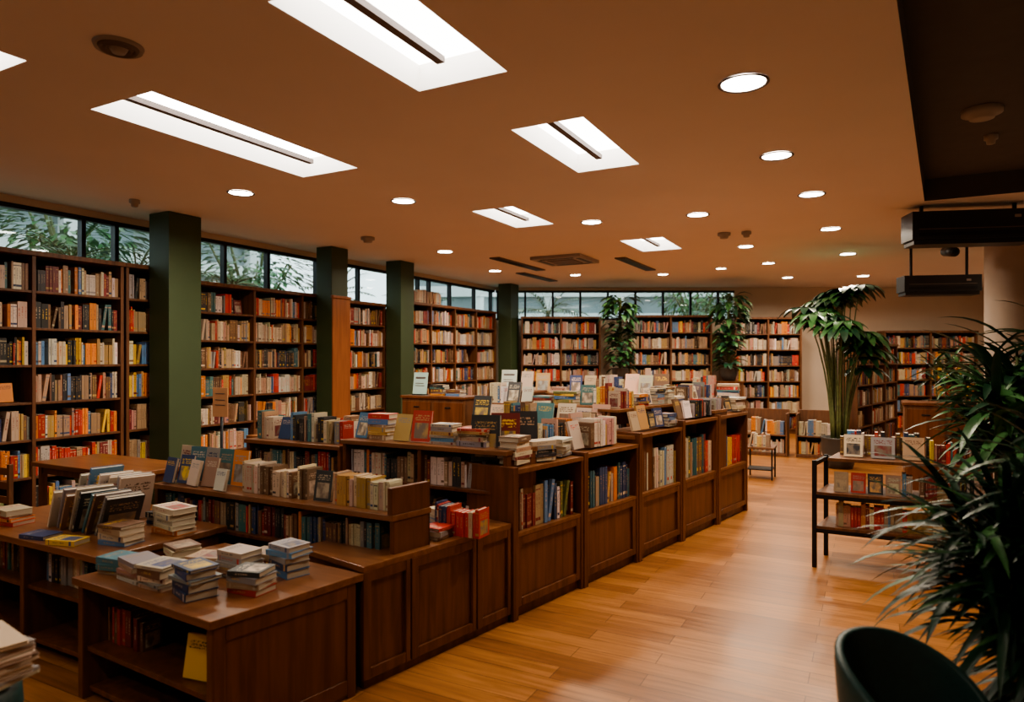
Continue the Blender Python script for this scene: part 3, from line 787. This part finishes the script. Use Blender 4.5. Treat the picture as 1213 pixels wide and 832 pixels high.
def bushy(name, x, y, potr, poth, crown_z, nst, nleaf, L, W, mats, spread=.25, droop=1.6, el=(-.1, 1.1), t0=.72):
    mb = MB(name); pot(mb, x, y, potr, poth)
    for s in range(nst):
        a = s*2.4+R.uniform(-.4, .4); rr = R.uniform(.3, 1)*spread
        top = Vector((x+math.cos(a)*rr, y+math.sin(a)*rr, crown_z[0]+(crown_z[1]-crown_z[0])*((s*.618) % 1)))
        base = Vector((x+math.cos(a)*potr*.4, y+math.sin(a)*potr*.4, poth*.85))
        mid = (top+base)/2+Vector((R.uniform(-.04, .04), R.uniform(-.04, .04), 0))
        mb.tube([base, mid, top], .014, M_STEM, 6, .008)
        for k in range(nleaf):
            t = R.uniform(t0, 1.0); p = base.lerp(mid, t*2) if t < .5 else mid.lerp(top, (t-.5)*2)
            az = k*2.4+R.uniform(-.3, .3); e = R.uniform(*el)
            d = Vector((math.cos(az)*math.cos(e), math.sin(az)*math.cos(e), math.sin(e)))
            mb.leaf(p, d, L*R.uniform(.7, 1.1), W*R.uniform(.8, 1.1), droop*R.uniform(.6, 1.4), R.choice(mats))
    mb.build()
bushy("potted_dracaena", 1.86, 2.32, .20, .38, (.56, 1.26), 18, 56, .46, .034, [M_LEAFD, M_LEAFD, M_LEAFD, M_LEAF], .27, 2.6, t0=.6)
bushy("potted_broadleaf_palm", 3.02, 3.98, .24, .45, (1.10, 1.76), 13, 30, .50, .065, [M_LEAF, M_LEAFD, M_LEAFD, M_LEAFL], .32, 2.4, t0=.55)

def palmate(name, x, y, potr, poth, nst, z0, z1, spread, Ls, mats, potz=0, stemspread=.1):
    mb = MB(name)
    pot(mb, x, y, potr, poth, potz)
    for s in range(nst):
        a = s*2.4+R.uniform(-.3, .3)
        base = Vector((x+math.cos(a)*potr*.4, y+math.sin(a)*potr*.4, potz+poth*.85))
        top = Vector((x+math.cos(a)*spread*R.uniform(.2, 1), y+math.sin(a)*spread*R.uniform(.2, 1), z0+(z1-z0)*(((s*.618) % 1)**.6)))
        mid = Vector((x+math.cos(a)*stemspread, y+math.sin(a)*stemspread, (base.z+top.z)*.55))
        pts = []
        for i in range(7):
            t = i/6; pts.append(base*(1-t)**2+mid*2*t*(1-t)+top*t*t)
        mb.tube(pts, .016, M_STEM, 6, .007)
        out = Vector((math.cos(a), math.sin(a), 0)); sd = out.cross(Vector((0, 0, 1)))
        mt = R.choice(mats)
        for k in range(11):
            th = math.radians(-150+30*k); dd = out*math.cos(th)+sd*math.sin(th)+Vector((0, 0, .15))
            mb.leaf(top, dd, Ls*R.uniform(.8, 1.1)*(1-.25*abs(k-5)/5), Ls*.26, 2.6/max(Ls, .2)*.6, mt, 6, .2)
    mb.build()
palmate("potted_philodendron", 4.80, 9.9, .25, .45, 34, 1.45, 2.68, .52, .46, [M_LEAF, M_LEAF, M_LEAFL, M_LEAFD], 0, .12)
def column_plant(x, y, zp, ztop):
    mb = MB("climbing_plant_on_plinth"); F = frame((x, y, 0), X, Y)
    mb.box(F, -.22, .22, -.22, .22, 0, zp-.03, M_WSH); mb.box(F, -.24, .24, -.24, .24, zp-.03, zp, M_WI)
    pot(mb, x, y, .17, .26, zp)
    mb.tube([(x, y, zp+.2), (x, y, ztop-.15)], .03, M_STEM, 8)
    for k in range(260):
        z = R.uniform(zp+.25, ztop-.15); az = R.uniform(0, 6.28); e = R.uniform(-.2, .6)
        d = Vector((math.cos(az)*math.cos(e), math.sin(az)*math.cos(e), math.sin(e)))
        wmul = 1.35 if z > ztop-.6 else .95
        p = Vector((x, y, z)); q = p+d*.13*wmul; mb.tube([p, q], .005, M_STEM, 4)
        mb.leaf(q, d, R.uniform(.2, .3)*wmul, .10, 4.5, R.choice([M_LEAF, M_LEAFD, M_LEAFL]), 4)
    mb.build()
column_plant(2.2, 13.75, 1.15, 2.95); column_plant(4.35, 13.55, 1.15, 2.95)
bushy("potted_dracaena", 6.6, 10.2, .22, .4, (1.3, 1.75), 6, 14, .45, .07, [M_LEAF, M_LEAFD], .25, 2.6)
bushy("potted_dracaena", 4.9, 6.3, .22, .4, (1.0, 1.6), 9, 18, .5, .07, [M_LEAF, M_LEAFD], .25, 2.6)
bushy("potted_dracaena", 6.7, 8.9, .22, .4, (1.2, 1.8), 7, 16, .5, .07, [M_LEAF, M_LEAFD], .25, 2.6)

def palm(name, x, y, h, nf, L):
    mb = MB(name); mb.tube([(x, y, 0), (x+.05, y, h*.5), (x, y, h)], .08, M_STEM, 8, .05)
    for k in range(nf):
        az = k*2.4; e = R.uniform(.1, 1.2); d = Vector((math.cos(az)*math.cos(e), math.sin(az)*math.cos(e), math.sin(e)))
        p = Vector((x, y, h)); pts = [p.copy()]; n = 12
        for i in range(n):
            p = p+d*L/n; d = (d+Vector((0, 0, -1.1*L/n))).normalized(); pts.append(p.copy())
            sd = d.cross(Vector((0, 0, 1))).normalized()
            for s in (-1, 1): mb.leaf(p, (sd*s+d*.7+Vector((0, 0, -.1))), .32*L*math.sin(math.pi*(i+2)/(n+4)), .04*L, 1.5, R.choice([M_LEAF, M_LEAFL, M_LEAFD]), 3, .1)
        mb.tube(pts, .012, M_STEM, 4, .004)
    mb.build()
for t, off, h in ((.95, 1.3, 2.8), (1.8, 1.3, 2.75), (-1.6, 1.2, 2.8), (3.3, 1.2, 2.75), (6.0, 1.7, 2.75), (8.6, 1.5, 2.7)):
    q = Lw(t)+N*(.37+.12+off); palm("garden_palm", q.x, q.y, h, 16, .85)
for xx in (.9, 4.6): palm("garden_palm", xx, 17.0, 2.7, 14, 1.0)
def tree(x, y, h, r):
    mb = MB("garden_tree"); mb.tube([(x, y, 0), (x+.1, y, h*.4), (x, y, h*.7)], .14, M_STEM, 8, .07)
    for i in range(7):
        a = i*.9; mb.tube([(x, y, h*.5), (x+math.cos(a)*r*.6, y+math.sin(a)*r*.6, h*.8+.1*i)], .05, M_STEM, 6, .02)
    for k in range(700):
        v = Vector((R.gauss(0, 1), R.gauss(0, 1), R.gauss(0, 1))).normalized()*r*R.uniform(.3, 1)**.5
        v.z *= .7; mb.leaf(Vector((x, y, h*.85))+v, v+Vector((R.uniform(-.5, .5), R.uniform(-.5, .5), 0)), .24, .11, 2, R.choice([M_LEAF, M_LEAFL, M_LEAFL]), 2)
    mb.build()
for t, off, h, r in ((2.9, 5.2, 4.8, 1.2), (6.2, 4.6, 4.5, 1.4)):
    q = Lw(t)+N*off; tree(q.x, q.y, h, r)
tree(5.6, 20.5, 4.6, 1.5)
mb = MB("ground_outside"); mb.add([(-60, -30, -.05), (60, -30, -.05), (60, 70, -.05), (-60, 70, -.05)], [(0,1,2,3)], M_GRASS); mb.build()
def facade(nm, o, ex, ey, L):
    m = MB(nm); F = frame(o, ex, ey); m.box(F, 0, L, .3, .6, 0, 6.5, M_EXTD)
    for z in (0, 2.9, 3.9, 4.9, 6.0): m.box(F, 0, L, 0, .3, z, z+.38, M_EXT)
    x = 0
    while x < L: m.box(F, x, x+.35, .05, .3, 0, 6.5, M_EXT); x += 2.6
    m.build()
facade("neighbouring_building", Lw(-3)+N*9, U, N, 14); facade("neighbouring_building", Vector((-4, 25, 0)), X, Y, 16)

# ------------------------------------------------------------------ chairs at the front
def tub_chair(o, ang):
    root = bpy.data.objects.new("tub_chair", None); root.location = o; root.rotation_euler = (0, 0, ang); scene.collection.objects.link(root)
    bpy.context.view_layer.update(); G = root.matrix_world.copy()
    m = MB("shell"); vs = []; fs = []; na, nz = 28, 8
    for i in range(na+1):
        a = math.radians(-115+230*i/na); edge = abs(i-na/2)/(na/2)
        top = .785-.16*edge**2.2
        for j in range(nz+1):
            t = j/nz; r = .16+.045*math.sin(t*math.pi/2); z = .38+(top-.38)*t
            vs.append(G @ Vector((r*1.02*math.sin(a), r*math.cos(a), z)))
    for i in range(na):
        for j in range(nz): a = i*(nz+1)+j; fs.append((a, a+nz+1, a+nz+2, a+1))
    m.add(vs, fs, M_TEAL, True); ob = m.build(0, root)
    sd = ob.modifiers.new("thickness", 'SOLIDIFY'); sd.thickness = .025; sd.offset = 0
    bv = ob.modifiers.new("round", 'BEVEL'); bv.width = .008; bv.segments = 3; bv.limit_method = 'ANGLE'; bv.angle_limit = math.radians(50)
    m = MB("seat_cushion"); m.lathe(G, [(.15, .36), (.18, .39), (.18, .44), (.15, .465), (.0, .47)], M_TEAL, 32); m.build(0, root)
    m = MB("legs")
    for sx in (-1, 1):
        for sy in (-1, 1): m.tube([G @ Vector((.11*sx, .11*sy, .37)), G @ Vector((.18*sx, .18*sy, 0))], .016, M_BLACK, 10, .01)
    m.build(0, root)
tub_chair((1.13, 1.86, 0), .55)
# round stool with magazines, bottom left
m = MB("round_ottoman"); m.lathe(frame((-1.76, 2.06, 0), X, Y), [(.18, .0), (.20, .02), (.22, .5), (.215, .57), (.18, .6), (0, .605)], M_TEAL, 40); m.build()
bk = Books("magazine_stack"); Fz = frame((-1.65, 2.08, 0), X, Y); z = .606
for i in range(11):
    col = vary([CREAM, GREY, WHITE, TAN, CREAM, BROWN, CREAM, WHITE, TAN, GREY, CREAM][i]);t = R.uniform(.007, .014)
    M = Fz @ T((0, 0, z)) @ Rt('Z', -25+R.uniform(-14, 14)) @ T((.13, -.1, 0)) @ Rt('Y', -90)
    bk.book(M, t, .26, .2, col, contrast(col), True); z += t+.0005
bk.build()

# ------------------------------------------------------------------ world, camera
w = bpy.data.worlds.new("overcast_daylight"); scene.world = w; w.use_nodes = True
bg = w.node_tree.nodes["Background"]; bg.inputs["Color"].default_value = (.80, .88, .90, 1); bg.inputs["Strength"].default_value = 2.0

cam = bpy.data.cameras.new("camera"); co = bpy.data.objects.new("camera", cam); scene.collection.objects.link(co)
co.location = (0, 0, 1.6); co.rotation_euler = (math.radians(90), 0, 0)
cam.sensor_width = 36; cam.lens = 36*800/1213; cam.shift_y = 9/1213; cam.clip_start = .05
cam.dof.use_dof = True; cam.dof.focus_distance = 5.5; cam.dof.aperture_fstop = 1.8
scene.camera = co
scene.view_settings.view_transform = 'AgX'
scene.view_settings.look = 'AgX - Medium High Contrast'
scene.view_settings.exposure = 0.66
